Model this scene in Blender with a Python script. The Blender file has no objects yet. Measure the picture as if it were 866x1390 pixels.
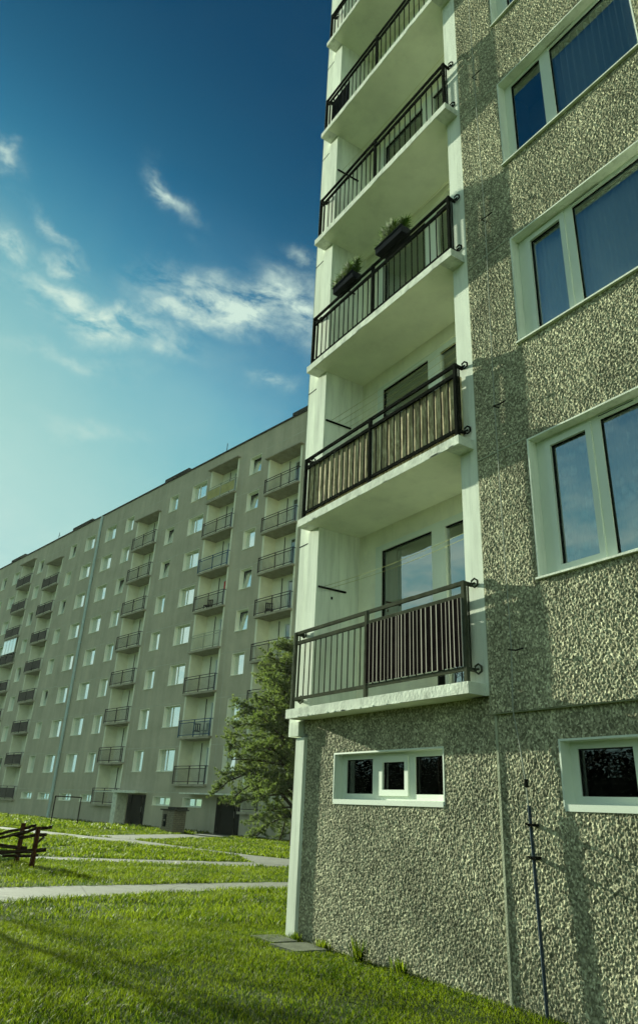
import bpy, math, random
import numpy as np
from mathutils import Vector, Matrix
random.seed(7); rng = np.random.default_rng(7)
sc = bpy.context.scene
COL = sc.collection
R = math.radians

# ---------------------------------------------------------------- camera
CAM = Vector((5.3739, -5.5204, 1.4398))
RGT = Vector((0.54849085, 0.83494554, 0.04498598))
UP = Vector((0.32698147, -0.26369495, 0.90749551))
FWD = Vector((-0.7695719, 0.48304339, 0.41764598))
cd = bpy.data.cameras.new('camera'); cam = bpy.data.objects.new('camera', cd); COL.objects.link(cam)
m = Matrix((RGT, UP, -FWD)).transposed().to_4x4(); m.translation = CAM
cam.matrix_world = m
cd.sensor_fit = 'HORIZONTAL'; cd.sensor_width = 36; cd.lens = 984.46/866*36
cd.shift_y = -45/866; cd.clip_start = .05; cd.clip_end = 5000
sc.camera = cam

# ---------------------------------------------------------------- helpers
def tag(o, label=None, cat=None, group=None, kind=None):
    if label: o['label'] = label
    if cat: o['category'] = cat
    if group: o['group'] = group
    if kind: o['kind'] = kind
    return o
def empty(name, loc=(0, 0, 0), rz=0):
    o = bpy.data.objects.new(name, None); COL.objects.link(o)
    o.location = loc; o.rotation_euler = (0, 0, rz); o.empty_display_size = .2
    return o
def mesh_obj(name, v, f, mats, parent=None, mi=None, smooth=False):
    me = bpy.data.meshes.new(name); me.from_pydata(v, [], f); 
    for mm in (mats if isinstance(mats, (list, tuple)) else [mats]): me.materials.append(mm)
    if mi is not None: me.polygons.foreach_set('material_index', mi)
    if smooth: me.polygons.foreach_set('use_smooth', [True]*len(me.polygons))
    me.update()
    o = bpy.data.objects.new(name, me); COL.objects.link(o)
    if parent: o.parent = parent
    return o
def copy_tree(o, parent=None):
    c = o.copy(); COL.objects.link(c)
    if parent is not None: c.parent = parent
    for ch in list(o.children): copy_tree(ch, c)
    return c
class MB:
    def __init__(s): s.v = []; s.f = []; s.m = []
    def box(s, x0, x1, y0, y1, z0, z1, m=0, M=None):
        b = len(s.v)
        P = [(x0,y0,z0),(x1,y0,z0),(x1,y1,z0),(x0,y1,z0),(x0,y0,z1),(x1,y0,z1),(x1,y1,z1),(x0,y1,z1)]
        if M: P = [tuple(M @ Vector(p)) for p in P]
        s.v += P
        for q in ((0,3,2,1),(4,5,6,7),(0,1,5,4),(1,2,6,5),(2,3,7,6),(3,0,4,7)):
            s.f.append(tuple(b+i for i in q)); s.m.append(m)
        return s
    def quad(s, a, b_, c, d, m=0):
        b = len(s.v); s.v += [tuple(a), tuple(b_), tuple(c), tuple(d)]; s.f.append((b, b+1, b+2, b+3)); s.m.append(m)
    def tube(s, pts, r, n=6, m=0, cap=True):
        pts = [Vector(p) for p in pts]; rs = r if isinstance(r, (list, tuple)) else [r]*len(pts)
        b = len(s.v); ref = None
        for i, p in enumerate(pts):
            t = (pts[min(i+1, len(pts)-1)]-pts[max(i-1, 0)]).normalized()
            if ref is None: ref = Vector((0, 0, 1)) if abs(t.z) < .9 else Vector((1, 0, 0))
            a = t.cross(ref).normalized(); c = t.cross(a).normalized(); ref = c.cross(t) if False else ref
            for k in range(n):
                w = 2*math.pi*k/n
                s.v.append(tuple(p+(a*math.cos(w)+c*math.sin(w))*rs[i]))
        for i in range(len(pts)-1):
            for k in range(n):
                s.f.append((b+i*n+k, b+i*n+(k+1) % n, b+(i+1)*n+(k+1) % n, b+(i+1)*n+k)); s.m.append(m)
        if cap:
            s.f.append(tuple(b+k for k in range(n))[::-1]); s.m.append(m)
            s.f.append(tuple(b+(len(pts)-1)*n+k for k in range(n))); s.m.append(m)
        return s
    def wall(s, x0, x1, z0, z1, y, holes, m=0):
        xs = sorted({x0, x1, *[min(max(h[i], x0), x1) for h in holes for i in (0, 1)]})
        zs = sorted({z0, z1, *[min(max(h[i], z0), z1) for h in holes for i in (2, 3)]})
        for a, b in zip(xs[:-1], xs[1:]):
            for c, d in zip(zs[:-1], zs[1:]):
                mx, mz = (a+b)/2, (c+d)/2
                if any(h[0] < mx < h[1] and h[2] < mz < h[3] for h in holes): continue
                s.quad((a, y, c), (b, y, c), (b, y, d), (a, y, d), m)
        return s
    def build(s, name, mats, parent=None, smooth=False):
        return mesh_obj(name, s.v, s.f, mats, parent, s.m, smooth)

# ---------------------------------------------------------------- materials
def new_mat(name):
    m = bpy.data.materials.new(name); m.use_nodes = True
    nt = m.node_tree; b = nt.nodes['Principled BSDF']
    return m, nt, b
def N(nt, t, **kw):
    n = nt.nodes.new(t)
    for k, v in kw.items():
        if k in n.inputs: n.inputs[k].default_value = v
        else: setattr(n, k, v)
    return n
def ramp(nt, src, stops):
    r = nt.nodes.new('ShaderNodeValToRGB'); e = r.color_ramp.elements
    e[0].position, e[0].color = stops[0][0], (*stops[0][1], 1)
    e[1].position, e[1].color = stops[-1][0], (*stops[-1][1], 1)
    for p, c in stops[1:-1]:
        x = e.new(p); x.color = (*c, 1)
    nt.links.new(src, r.inputs[0]); return r.outputs[0]
def mat(name, c, rough=.7, var=.15, scale=4, bump=0, bscale=60, metal=0, streak=False, spec=.0):
    m, nt, b = new_mat(name); L = nt.links
    tc = N(nt, 'ShaderNodeTexCoord')
    src = tc.outputs['Object']
    if streak:
        mp = N(nt, 'ShaderNodeMapping'); mp.inputs['Scale'].default_value = (1, 1, .16); L.new(src, mp.inputs[0]); src = mp.outputs[0]
    n1 = N(nt, 'ShaderNodeTexNoise', Scale=scale, Detail=8.0, Roughness=.62); L.new(src, n1.inputs['Vector'])
    col = ramp(nt, n1.outputs[0], [(.3, [max(x*(1-var), 0) for x in c]), (.7, [min(x*(1+var), 1) for x in c])])
    L.new(col, b.inputs['Base Color'])
    b.inputs['Roughness'].default_value = rough; b.inputs['Metallic'].default_value = metal
    b.inputs['Specular IOR Level'].default_value = spec
    if bump:
        n2 = N(nt, 'ShaderNodeTexNoise', Scale=float(bscale), Detail=5.0); L.new(tc.outputs['Object'], n2.inputs['Vector'])
        bp = N(nt, 'ShaderNodeBump', Strength=bump, Distance=.01); L.new(n2.outputs[0], bp.inputs['Height']); L.new(bp.outputs[0], b.inputs['Normal'])
    return m
M_white = mat('white_plaster', (.72, .77, .66), .75, .17, 3, .35, 90, streak=True)
def stain(m, amt=.45, sx=5.0, sz=.35):
    nt = m.node_tree; L = nt.links; b = nt.nodes['Principled BSDF']; src = b.inputs['Base Color'].links[0].from_socket
    tc = N(nt, 'ShaderNodeTexCoord'); mp = N(nt, 'ShaderNodeMapping'); mp.inputs['Scale'].default_value = (sx, sx, sz); L.new(tc.outputs['Object'], mp.inputs[0])
    n = N(nt, 'ShaderNodeTexNoise', Scale=2.2, Detail=8.0, Roughness=.72); L.new(mp.outputs[0], n.inputs['Vector'])
    c = ramp(nt, n.outputs[0], [(.50, (1, 1, 1)), (.72, (1-amt, 1-amt*.95, 1-amt))])
    mx = N(nt, 'ShaderNodeMix', data_type='RGBA', blend_type='MULTIPLY'); mx.inputs[0].default_value = 1
    L.new(src, mx.inputs[6]); L.new(c, mx.inputs[7]); L.new(mx.outputs[2], b.inputs['Base Color'])
stain(M_white, .26)
M_cream = mat('cream_plaster', (.80, .81, .64), .8, .09, 2.5, .3, 90)
M_slab = mat('painted_slab', (.68, .72, .62), .8, .20, 5, .5, 40)
M_soffit = mat('soffit_paint', (.80, .83, .66), .85, .08, 1.6, .15, 60)
stain(M_cream, .12, 2, .5); stain(M_slab, .38, 4, 2.2); stain(M_soffit, .12, 1.1, 1.1)
M_frame = mat('white_window_frame', (.66, .73, .62), .35, .03, 3, 0, spec=.5)
M_metal = mat('dark_brown_metal', (.012, .013, .011), .55, .3, 9, .1, 80, spec=.0)
M_railgrey = mat('weathered_rail_paint', (.060, .066, .046), .55, .35, 7, .1, 80, spec=.0)
M_wire = mat('zinc_wire', (.30, .32, .27), .5, .2, 8)
M_rod = mat('blue_grey_rod', (.045, .06, .075), .5, .2, 8)
M_mortar = mat('pale_mortar', (.38, .40, .29), .9, .2, 9, .4, 70)
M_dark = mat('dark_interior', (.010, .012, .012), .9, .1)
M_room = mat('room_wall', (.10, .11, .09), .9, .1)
M_inlit = mat('room_blind', (.30, .22, .14), .8, .12, 3)
M_line = mat('yellow_line', (.5, .5, .22), .6, .05)
M_post = mat('fence_wood', (.04, .018, .009), .85, .4, 14, .6, 60)
M_rail_w = mat('fence_rail_bark', (.020, .014, .010), .9, .4, 14, .6, 60)
M_bark = mat('bark', (.05, .04, .03), .9, .35, 9, .8, 30)
M_planter = mat('planter_plastic', (.02, .022, .026), .5, .1)
M_soil = mat('soil', (.03, .02, .012), .95, .3, 20)
M_slabpath = mat('broken_paving', (.16, .17, .13), .9, .25, 8, .5, 50)
M_far = None

# pebble dash
def pebble(name, cell, disp):
    m, nt, b = new_mat(name); L = nt.links
    tc = N(nt, 'ShaderNodeTexCoord')
    mp = N(nt, 'ShaderNodeMapping'); mp.inputs['Scale'].default_value = (1, 1, .72); L.new(tc.outputs['Object'], mp.inputs[0])
    vo = N(nt, 'ShaderNodeTexVoronoi', Scale=cell); L.new(mp.outputs[0], vo.inputs['Vector'])
    sep = N(nt, 'ShaderNodeSeparateColor'); L.new(vo.outputs['Color'], sep.inputs[0])
    c1 = ramp(nt, sep.outputs[0], [(0, (.15, .145, .095)), (.35, (.27, .26, .175)), (.7, (.41, .395, .265)), (1, (.74, .72, .50))])  # stone tones; palest and darkest also stand for sunlit and shaded flecks
    n1 = N(nt, 'ShaderNodeTexNoise', Scale=.9, Detail=7.0, Roughness=.65); L.new(tc.outputs['Object'], n1.inputs['Vector'])
    st = ramp(nt, n1.outputs[0], [(.34, (.66, .67, .66)), (.60, (1.08, 1.08, 1.06))])
    mx = N(nt, 'ShaderNodeMix', data_type='RGBA', blend_type='MULTIPLY'); mx.inputs[0].default_value = 1
    L.new(c1, mx.inputs[6]); L.new(st, mx.inputs[7]); L.new(mx.outputs[2], b.inputs['Base Color'])
    b.inputs['Roughness'].default_value = .75; b.inputs['Specular IOR Level'].default_value = .03
    v2 = N(nt, 'ShaderNodeTexVoronoi', Scale=cell*(1.0 if disp else 1.0)); L.new(mp.outputs[0], v2.inputs['Vector'])
    n2 = N(nt, 'ShaderNodeTexNoise', Scale=160.0, Detail=4.0); L.new(tc.outputs['Object'], n2.inputs['Vector'])
    if not disp:
        bp = N(nt, 'ShaderNodeBump', Strength=.9, Distance=.012, invert=True); L.new(v2.outputs['Distance'], bp.inputs['Height'])
        bp2 = N(nt, 'ShaderNodeBump', Strength=.5, Distance=.004); L.new(n2.outputs[0], bp2.inputs['Height']); L.new(bp.outputs[0], bp2.inputs['Normal'])
    else:
        bp2 = N(nt, 'ShaderNodeBump', Strength=.7, Distance=.004); L.new(n2.outputs[0], bp2.inputs['Height'])
    L.new(bp2.outputs[0], b.inputs['Normal'])
    return m
M_peb = pebble('pebble_dash', 68.0, True)
M_pebflat = pebble('pebble_dash_flat', 42.0, False)

def glass(name, tint=(.75, .85, .85), refl=.35, rough=0.0):
    m = bpy.data.materials.new(name); m.use_nodes = True; nt = m.node_tree; nt.nodes.clear(); L = nt.links
    out = N(nt, 'ShaderNodeOutputMaterial'); tr = N(nt, 'ShaderNodeBsdfTransparent'); gl = N(nt, 'ShaderNodeBsdfGlossy')
    tr.inputs[0].default_value = (*tint, 1); gl.inputs['Color'].default_value = (.92, 1, 1, 1); gl.inputs['Roughness'].default_value = rough
    fr = N(nt, 'ShaderNodeFresnel', IOR=1.55)
    mr = N(nt, 'ShaderNodeMapRange'); mr.inputs[3].default_value = refl; mr.inputs[4].default_value = 1.0
    mr.inputs[1].default_value = 0; mr.inputs[2].default_value = 1
    L.new(fr.outputs[0], mr.inputs[0]); mx = N(nt, 'ShaderNodeMixShader')
    L.new(mr.outputs[0], mx.inputs[0]); L.new(tr.outputs[0], mx.inputs[1]); L.new(gl.outputs[0], mx.inputs[2]); 
    tc = N(nt, 'ShaderNodeTexCoord'); nz = N(nt, 'ShaderNodeTexNoise', Scale=1.3, Detail=1.0); L.new(tc.outputs['Object'], nz.inputs['Vector'])
    bp = N(nt, 'ShaderNodeBump', Strength=.06, Distance=.05); L.new(nz.outputs[0], bp.inputs['Height']); L.new(bp.outputs[0], gl.inputs['Normal'])
    L.new(mx.outputs[0], out.inputs[0]); return m
M_glass = glass('window_glass', (.85, .92, .92), .32)
M_glass_low = glass('basement_glass', (.45, .5, .5), .05)
M_glass_far = glass('far_window_glass', (.85, .9, .85), .75, .02)

def cloth(name, c, trans=.5, lace=False):
    m, nt, b = new_mat(name); L = nt.links
    b.inputs['Base Color'].default_value = (*c, 1); b.inputs['Roughness'].default_value = .9
    if lace:
        tc = N(nt, 'ShaderNodeTexCoord'); vo = N(nt, 'ShaderNodeTexVoronoi', Scale=7.0); L.new(tc.outputs['Object'], vo.inputs['Vector'])
        col = ramp(nt, vo.outputs['Distance'], [(.1, [x*1.2 for x in c]), (.5, [x*.45 for x in c])]); L.new(col, b.inputs['Base Color'])
    return m
M_curtain = cloth('curtain_net', (.55, .62, .64))
M_lace = cloth('curtain_lace', (.55, .62, .62), lace=True)
M_farcurt = cloth('far_curtain', (.78, .80, .70))  # pale curtain, brightened to stand for sky reflection in the panes

# weathered concrete of the far building
def far_wall():
    m, nt, b = new_mat('weathered_concrete'); L = nt.links
    tc = N(nt, 'ShaderNodeTexCoord')
    n1 = N(nt, 'ShaderNodeTexNoise', Scale=.35, Detail=8.0, Roughness=.7); L.new(tc.outputs['Object'], n1.inputs['Vector'])
    mp = N(nt, 'ShaderNodeMapping'); mp.inputs['Scale'].default_value = (.7, 1, .07); L.new(tc.outputs['Object'], mp.inputs[0])
    n2 = N(nt, 'ShaderNodeTexNoise', Scale=1.8, Detail=6.0, Roughness=.6); L.new(mp.outputs[0], n2.inputs['Vector'])
    a = ramp(nt, n1.outputs[0], [(.3, (.38, .36, .27)), (.7, (.53, .50, .385))])
    c = ramp(nt, n2.outputs[0], [(.3, (.84, .85, .85)), (.7, (1.06, 1.06, 1.05))])
    mx = N(nt, 'ShaderNodeMix', data_type='RGBA', blend_type='MULTIPLY'); mx.inputs[0].default_value = 1
    L.new(a, mx.inputs[6]); L.new(c, mx.inputs[7]); L.new(mx.outputs[2], b.inputs['Base Color'])
    b.inputs['Roughness'].default_value = .9; b.inputs['Specular IOR Level'].default_value = .2
    n3 = N(nt, 'ShaderNodeTexNoise', Scale=45.0, Detail=4.0); L.new(tc.outputs['Object'], n3.inputs['Vector'])
    bp = N(nt, 'ShaderNodeBump', Strength=.5, Distance=.02); L.new(n3.outputs[0], bp.inputs['Height']); L.new(bp.outputs[0], b.inputs['Normal'])
    return m
M_far = far_wall()
M_farjoint = mat('pale_joint', (.46, .47, .38), .9, .2, 2)
M_farslab = mat('grey_slab', (.34, .32, .25), .9, .2, 2, .2, 30)
M_farwhite = mat('loggia_white', (.80, .82, .66), .85, .1, 1.2)
M_reveal = mat('white_reveal', (.86, .88, .76), .8, .06, 3)
M_farroof = mat('roof_felt', (.05, .05, .045), .9, .2, 3)
M_pipe = mat('pale_blue_pipe', (.42, .55, .55), .6, .15, 2)
M_yel = mat('yellow_panel', (.50, .46, .16), .6, .15, 2)
M_rblue = mat('blue_rail', (.04, .10, .19), .5, .15, 2)
M_rwhite = mat('pale_rail', (.42, .45, .36), .5, .15, 2)
M_rdark = mat('dark_rail', (.045, .040, .042), .5, .15, 2)
M_rpanel = mat('grey_rail_panel', (.16, .15, .14), .7, .25, 3)
M_redp = mat('red_towel', (.45, .05, .04), .8, .1)

# ---------------------------------------------------------------- sky, sun
SUN_EL, SUN_A = 14.8, 8.3     # elevation; angle to the near facade
tr = Vector((math.cos(R(SUN_EL))*math.cos(R(SUN_A)), math.cos(R(SUN_EL))*math.sin(R(SUN_A)), -math.sin(R(SUN_EL))))
sd = bpy.data.lights.new('sun', 'SUN'); sd.energy = 5.0; sd.angle = R(.5); sd.color = (.95, 1, .78)
so = bpy.data.objects.new('sun', sd); COL.objects.link(so)
so.rotation_euler = tr.to_track_quat('-Z', 'Y').to_euler(); so.location = (-30, -10, 30)
w = bpy.data.worlds.new('World'); sc.world = w; w.use_nodes = True
nt = w.node_tree; L = nt.links; bg = nt.nodes['Background']
sky = N(nt, 'ShaderNodeTexSky'); sky.sky_type = 'NISHITA'; sky.sun_disc = False
sky.sun_elevation = R(SUN_EL); toS = -tr; sky.sun_rotation = math.atan2(toS.x, toS.y)
sky.air_density = 1.0; sky.dust_density = .7; sky.ozone_density = 2.5
tc = N(nt, 'ShaderNodeTexCoord'); sp = N(nt, 'ShaderNodeSeparateXYZ'); L.new(tc.outputs['Generated'], sp.inputs[0])
def Mth(op, a, b=None, c=None, clamp=False):
    n = nt.nodes.new('ShaderNodeMath'); n.operation = op; n.use_clamp = clamp
    for i, x in enumerate((a, b, c)):
        if x is None: continue
        if isinstance(x, (int, float)): n.inputs[i].default_value = x
        else: L.new(x, n.inputs[i])
    return n.outputs[0]
az = Mth('MULTIPLY', Mth('ARCTAN2', sp.outputs[0], sp.outputs[1]), 57.2958)
el = Mth('MULTIPLY', Mth('ARCSINE', sp.outputs[2]), 57.2958)
nw = N(nt, 'ShaderNodeTexNoise', Scale=9.0, Detail=6.0, Roughness=.6); L.new(tc.outputs['Generated'], nw.inputs['Vector'])
sw = N(nt, 'ShaderNodeSeparateColor'); L.new(nw.outputs['Color'], sw.inputs[0])
nf = N(nt, 'ShaderNodeTexNoise', Scale=1.0, Detail=11.0, Roughness=.63, Distortion=.35)
cx_ = N(nt, 'ShaderNodeCombineXYZ')
wa = Mth('MULTIPLY', Mth('SUBTRACT', sw.outputs[0], .5), 9.0); we = Mth('MULTIPLY', Mth('SUBTRACT', sw.outputs[1], .5), 6.0)
L.new(Mth('ADD', Mth('MULTIPLY', az, .22), Mth('MULTIPLY', el, -.10)), cx_.inputs[0]); L.new(Mth('ADD', Mth('MULTIPLY', el, .52), Mth('MULTIPLY', az, .10)), cx_.inputs[1]); L.new(cx_.outputs[0], nf.inputs['Vector'])
azw = Mth('ADD', az, wa); elw = Mth('ADD', el, we)
clouds = [  # az, el, half length, half height, tilt of the long axis, weight
    (-66.5, 37.9, 5.6, 1.7, 10, 1.25), (-61.2, 38.0, 3.0, 1.5, -35, 1.05), (-78.5, 34.6, 5.2, 1.25, -8, 1.15), (-70.5, 36.0, 3.8, .9, 0, .95),
    (-74.6, 44.4, 1.9, .62, -42, 1.0), (-87.3, 37.5, 2.0, .9, -25, .95), (-82.1, 37.4, 1.1, .7, -30, .8), (-62.5, 31.9, 1.8, .6, 10, .7),
    (-90.3, 43.2, 1.0, .7, 0, .85), (-60, 41.6, 1.4, .6, -30, .55), (-80, 31.0, 4, .6, 5, .4), (-78, 26.3, 3, .7, 0, .45), (-84.5, 39.5, 3, .4, -30, .4),
    # clouds added out of view to brighten the shaded facades and window panes
    (-128, 38, 9, 3, 10, .5), (-140, 30, 14, 3, 5, .7), (-165, 36, 8, 4, 0, 1), (60, 40, 30, 14, 5, 1.2), (20, 30, 12, 4, 0, 1),
    (-126, 13, 30, 9, 0, 1.4), (172, 36, 60, 34, 0, 1.8), (110, 45, 50, 34, 0, 1.8), (-172, 14, 22, 12, 0, 1.2)]
tot = None
for a0, e0, la, lb, t, wt in clouds:
    da = Mth('MULTIPLY', Mth('SUBTRACT', azw, float(a0)), math.cos(R(e0))); de = Mth('SUBTRACT', elw, float(e0))
    c, s = math.cos(R(t)), math.sin(R(t))
    u = Mth('MULTIPLY', Mth('ADD', Mth('MULTIPLY', da, c), Mth('MULTIPLY', de, s)), 1/la)
    v = Mth('MULTIPLY', Mth('SUBTRACT', Mth('MULTIPLY', de, c), Mth('MULTIPLY', da, s)), 1/lb)
    g = Mth('MULTIPLY', Mth('EXPONENT', Mth('MULTIPLY', Mth('ADD', Mth('MULTIPLY', u, u), Mth('MULTIPLY', v, v)), -1.0)), float(wt))
    tot = g if tot is None else Mth('MAXIMUM', tot, g)
dens = Mth('MULTIPLY', tot, Mth('MULTIPLY', Mth('SUBTRACT', nf.outputs[0], .36, clamp=True), 4.2), clamp=True)
veil = N(nt, 'ShaderNodeTexNoise', Scale=2.6, Detail=7.0, Roughness=.55); L.new(tc.outputs['Generated'], veil.inputs['Vector'])
low = Mth('MULTIPLY', Mth('SUBTRACT', 46.0, el), 1/32, clamp=True)
vl = Mth('MULTIPLY', Mth('MULTIPLY', Mth('SUBTRACT', veil.outputs[0], .36, clamp=True), 1.7), low, clamp=True)
grade = N(nt, 'ShaderNodeMix', data_type='RGBA', blend_type='MULTIPLY'); grade.inputs[0].default_value = 1
s1 = N(nt, 'ShaderNodeMix', data_type='RGBA', blend_type='MULTIPLY'); s1.inputs[0].default_value = 1; L.new(sky.outputs[0], s1.inputs[6]); s1.inputs[7].default_value = (.1, .1, .1, 1)
cv = nt.nodes.new('ShaderNodeRGBCurve'); L.new(s1.outputs[2], cv.inputs['Color'])
for ci, pts in enumerate([[(0, 0), (.07, .002), (.12, .017), (.17, .050), (.215, .13), (.44, .33), (1, .40)], [(0, 0), (.126, .052), (.16, .092), (.20, .165), (.25, .275), (.31, .43), (.50, .61), (1, .68)], [(0, 0), (.227, .125), (.277, .19), (.33, .30), (.39, .41), (.457, .51), (.66, .60), (1, .66)]]):
    cu = cv.mapping.curves[ci]
    cu.points[0].location = pts[0]; cu.points[1].location = pts[-1]
    for p in pts[1:-1]: cu.points.new(*p)
cv.mapping.update(); L.new(cv.outputs[0], grade.inputs[6]); grade.inputs[7].default_value = (5.85, 5.85, 5.85, 1)
mxv = N(nt, 'ShaderNodeMix', data_type='RGBA'); L.new(vl, mxv.inputs[0]); L.new(grade.outputs[2], mxv.inputs[6]); mxv.inputs[7].default_value = (.46*5.85, .68*5.85, .66*5.85, 1)
mxc = N(nt, 'ShaderNodeMix', data_type='RGBA'); L.new(dens, mxc.inputs[0]); L.new(mxv.outputs[2], mxc.inputs[6]); mxc.inputs[7].default_value = (.62*5.85, .80*5.85, .70*5.85, 1)
L.new(mxc.outputs[2], bg.inputs[0]); bg.inputs[1].default_value = .06

# ================================================================ NEAR BUILDING
near = empty('apartment_building', (-3.9, 0, 0))
tag(near, 'near apartment block of rough pebble-dash panels with a column of white loggias', 'building')
NX = 3.9   # children are built in world x and shifted by the empty's place
def nb(mb, name, mats, parent=None, smooth=False):
    o = mb.build(name, mats, parent or near, smooth)
    if parent is None: o.location.x = NX
    return o
H = 2.8; Z0 = 2.582; NF = 8; RT = 26.0
YB = .06
# pebble panels with real relief
def worley(x, z, cell, seed, asp=1.35):
    gx, gz = x/cell, z/(cell*asp)
    ix, iz = np.floor(gx).astype(np.int64), np.floor(gz).astype(np.int64)
    best = np.full(x.shape, 9.0); hid = np.zeros(x.shape)
    def h(a, b, k):
        q = (a*73856093) ^ (b*19349663) ^ ((k+seed)*83492791)
        q = (q ^ (q >> 13))*1274126177 & 0x7fffffff
        q = (q ^ (q >> 11))*1103515245 & 0x7fffffff
        return (q >> 7) % 10007/10007.0
    for dx in (-1, 0, 1):
        for dz in (-1, 0, 1):
            a, b = ix+dx, iz+dz
            px, pz = a+h(a, b, 1), b+h(a, b, 2)
            ang = h(a, b, 5)*2.2-.6; ux, uz = gx-px, gz-pz
            c, s = np.cos(ang), np.sin(ang)
            d = np.sqrt(((ux*c+uz*s)*1.2)**2+((uz*c-ux*s)*.9)**2)
            r = h(a, b, 3)
            mask = d < best
            best = np.where(mask, d, best); hid = np.where(mask, r, hid)
    return best, hid
def relief(x, z):
    b1, r1 = worley(x, z, .0138, 1); b2, r2 = worley(x, z, .0105, 9)
    h1 = np.sqrt(np.clip(1-(b1/.8)**2, 0, 1))*(.25+.75*r1)
    h2 = np.sqrt(np.clip(1-(b2/.8)**2, 0, 1))*r2
    big = np.sin(x*1.7+z*.6)*np.sin(z*1.3-x*.4)*.003
    return .0105*h1+.0045*h2+big
def panel(name, x0, x1, z0, z1, y, holes, step, parent=None):
    V = []; F = []; off = 0
    xs = sorted({x0, x1, *[min(max(h[i], x0), x1) for h in holes for i in (0, 1)]})
    zs = sorted({z0, z1, *[min(max(h[i], z0), z1) for h in holes for i in (2, 3)]})
    for a, b in zip(xs[:-1], xs[1:]):
        for c, d in zip(zs[:-1], zs[1:]):
            if any(h[0] < (a+b)/2 < h[1] and h[2] < (c+d)/2 < h[3] for h in holes): continue
            nx, nz = max(2, int((b-a)/step)+1), max(2, int((d-c)/step)+1)
            X, Z = np.meshgrid(np.linspace(a, b, nx), np.linspace(c, d, nz))
            Y = y-relief(X, Z)
            V.append(np.stack([X, Y, Z], -1).reshape(-1, 3))
            i = np.arange(nx*nz).reshape(nz, nx)
            F.append(np.stack([i[:-1, :-1], i[:-1, 1:], i[1:, 1:], i[1:, :-1]], -1).reshape(-1, 4)+off); off += nx*nz
    V = np.concatenate(V); F = np.concatenate(F)
    me = bpy.data.meshes.new(name); me.vertices.add(len(V)); me.vertices.foreach_set('co', V.ravel().astype(np.float32))
    me.loops.add(F.size); me.loops.foreach_set('vertex_index', F.ravel().astype(np.int32))
    me.polygons.add(len(F)); me.polygons.foreach_set('loop_start', np.arange(0, F.size, 4, dtype=np.int32)); me.polygons.foreach_set('loop_total', np.full(len(F), 4, np.int32))
    me.update(calc_edges=True); me.polygons.foreach_set('use_smooth', np.ones(len(F), bool))
    me.materials.append(M_peb)
    o = bpy.data.objects.new(name, me); COL.objects.link(o); o.parent = parent or near; o.location.x = NX
    return o
WX0, WX1 = .74, 2.75; WZ = 3.626; WH = 1.555
BA = (-2.81, -.755); BB = (.76, 2.80); BZ = (1.562, 2.135)
holesU = [(WX0, WX1, WZ+k*H, WZ+k*H+WH) for k in range(NF)]
ST = .0072
panel('wall', -3.47, 3.4, .0, 2.41, YB, [(*BA, *BZ), (*BB, *BZ)], ST)
panel('wall', -3.57, -.001, 2.41, 2.59, YB, [], ST)['label'] = 'pebble-dash strip under the lowest balcony'
o = panel('wall', .012, 3.4, 2.405, 14.2, 0.0, holesU, ST); o['label'] = 'pebble-dash upper wall panels around the tall windows'
mb = MB()
mb.wall(.012, 3.4, 14.2, RT, -.006, holesU)                      # above the picture
XX = [(WX0+5.6*j+dx, WX1+5.6*j+dx) for j in (1,) for dx in (-1.2, 1.9)]
hr = [(a, b, WZ+k*H, WZ+k*H+WH) for a, b in XX for k in range(NF)]
mb.wall(3.4, 13, 2.405, RT, -.006, hr); mb.wall(3.4, 13, 0, 2.41, YB-.006, [(a, b, *BZ) for a, b in XX])
mb.wall(-3.66, .012, Z0+NF*H+.12, RT, -.006, [])
nb(mb, 'wall', M_pebflat)['label'] = 'pebble-dash wall panels beyond the nearest windows'
mb = MB()   # ledge, back, gable, roof
mb.box(.012, 13, 0.002, YB+.03, 2.397, 2.4045)
nb(mb, 'ledge', M_mortar)
mb = MB(); mb.quad((-3.93, .02, 2.57), (-3.93, 12, 2.57), (-3.93, 12, RT), (-3.93, .02, RT)); mb.quad((-3.66, .07, 0), (-3.66, 12, 0), (-3.66, 12, 2.57), (-3.66, .07, 2.57)); mb.quad((-3.93, .02, 2.57), (-3.66, .02, 2.57), (-3.66, 12, 2.57), (-3.93, 12, 2.57))
mb.quad((-3.93, 12, 0), (13, 12, 0), (13, 12, RT), (-3.93, 12, RT)); mb.quad((13, 0.08, 0), (13, 12, 0), (13, 12, RT), (13, 0.08, RT))
nb(mb, 'gable_wall', M_pebflat)
mb = MB(); mb.box(-4.0, 13.1, -.06, 12.1, RT, RT+.12); nb(mb, 'roof', M_farroof)
# pilasters
mb = MB()
mb.box(-3.646, -3.35, 0, .77, Z0, RT); mb.box(-3.93, -3.664, .022, .6, Z0-.01, RT)
mb.box(-3.664, -3.646, .05, .4, Z0, RT)
for k in range(NF): mb.box(-3.933, -3.66, .017, .1, Z0+k*H+2.62, Z0+k*H+2.632, 1)
mb.box(-3.84, -3.585, -.03, .3, 2.375, 2.566); 
nb(mb, 'pilaster', [M_white, M_dark])['label'] = 'white pilaster left of the loggias'
mb = MB(); mb.box(-3.68, -3.47, .0, .3, 0, 2.345); mb.box(-3.665, -3.485, .012, .3, 2.345, 2.36); nb(mb, 'pilaster', M_white)['label'] = 'white corner strip at the basement'
mb = MB(); mb.box(-.274, -.0, .0, .77, Z0, RT); 
nb(mb, 'pilaster', M_white)['label'] = 'white pilaster right of the loggias'
mb = MB()
mb.box(-.002, .011, -.004, .05, 2.41, RT)
mb.box(-.003+.015, .04, YB-.022, YB+.03, 0, 2.396)
for k in range(NF): mb.box(.013, WX0 - .003, -.0145, .02, 2.399+(k+1)*H-.008, 2.399+(k+1)*H+.008)
nb(mb, 'panel_joint', M_mortar)
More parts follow.
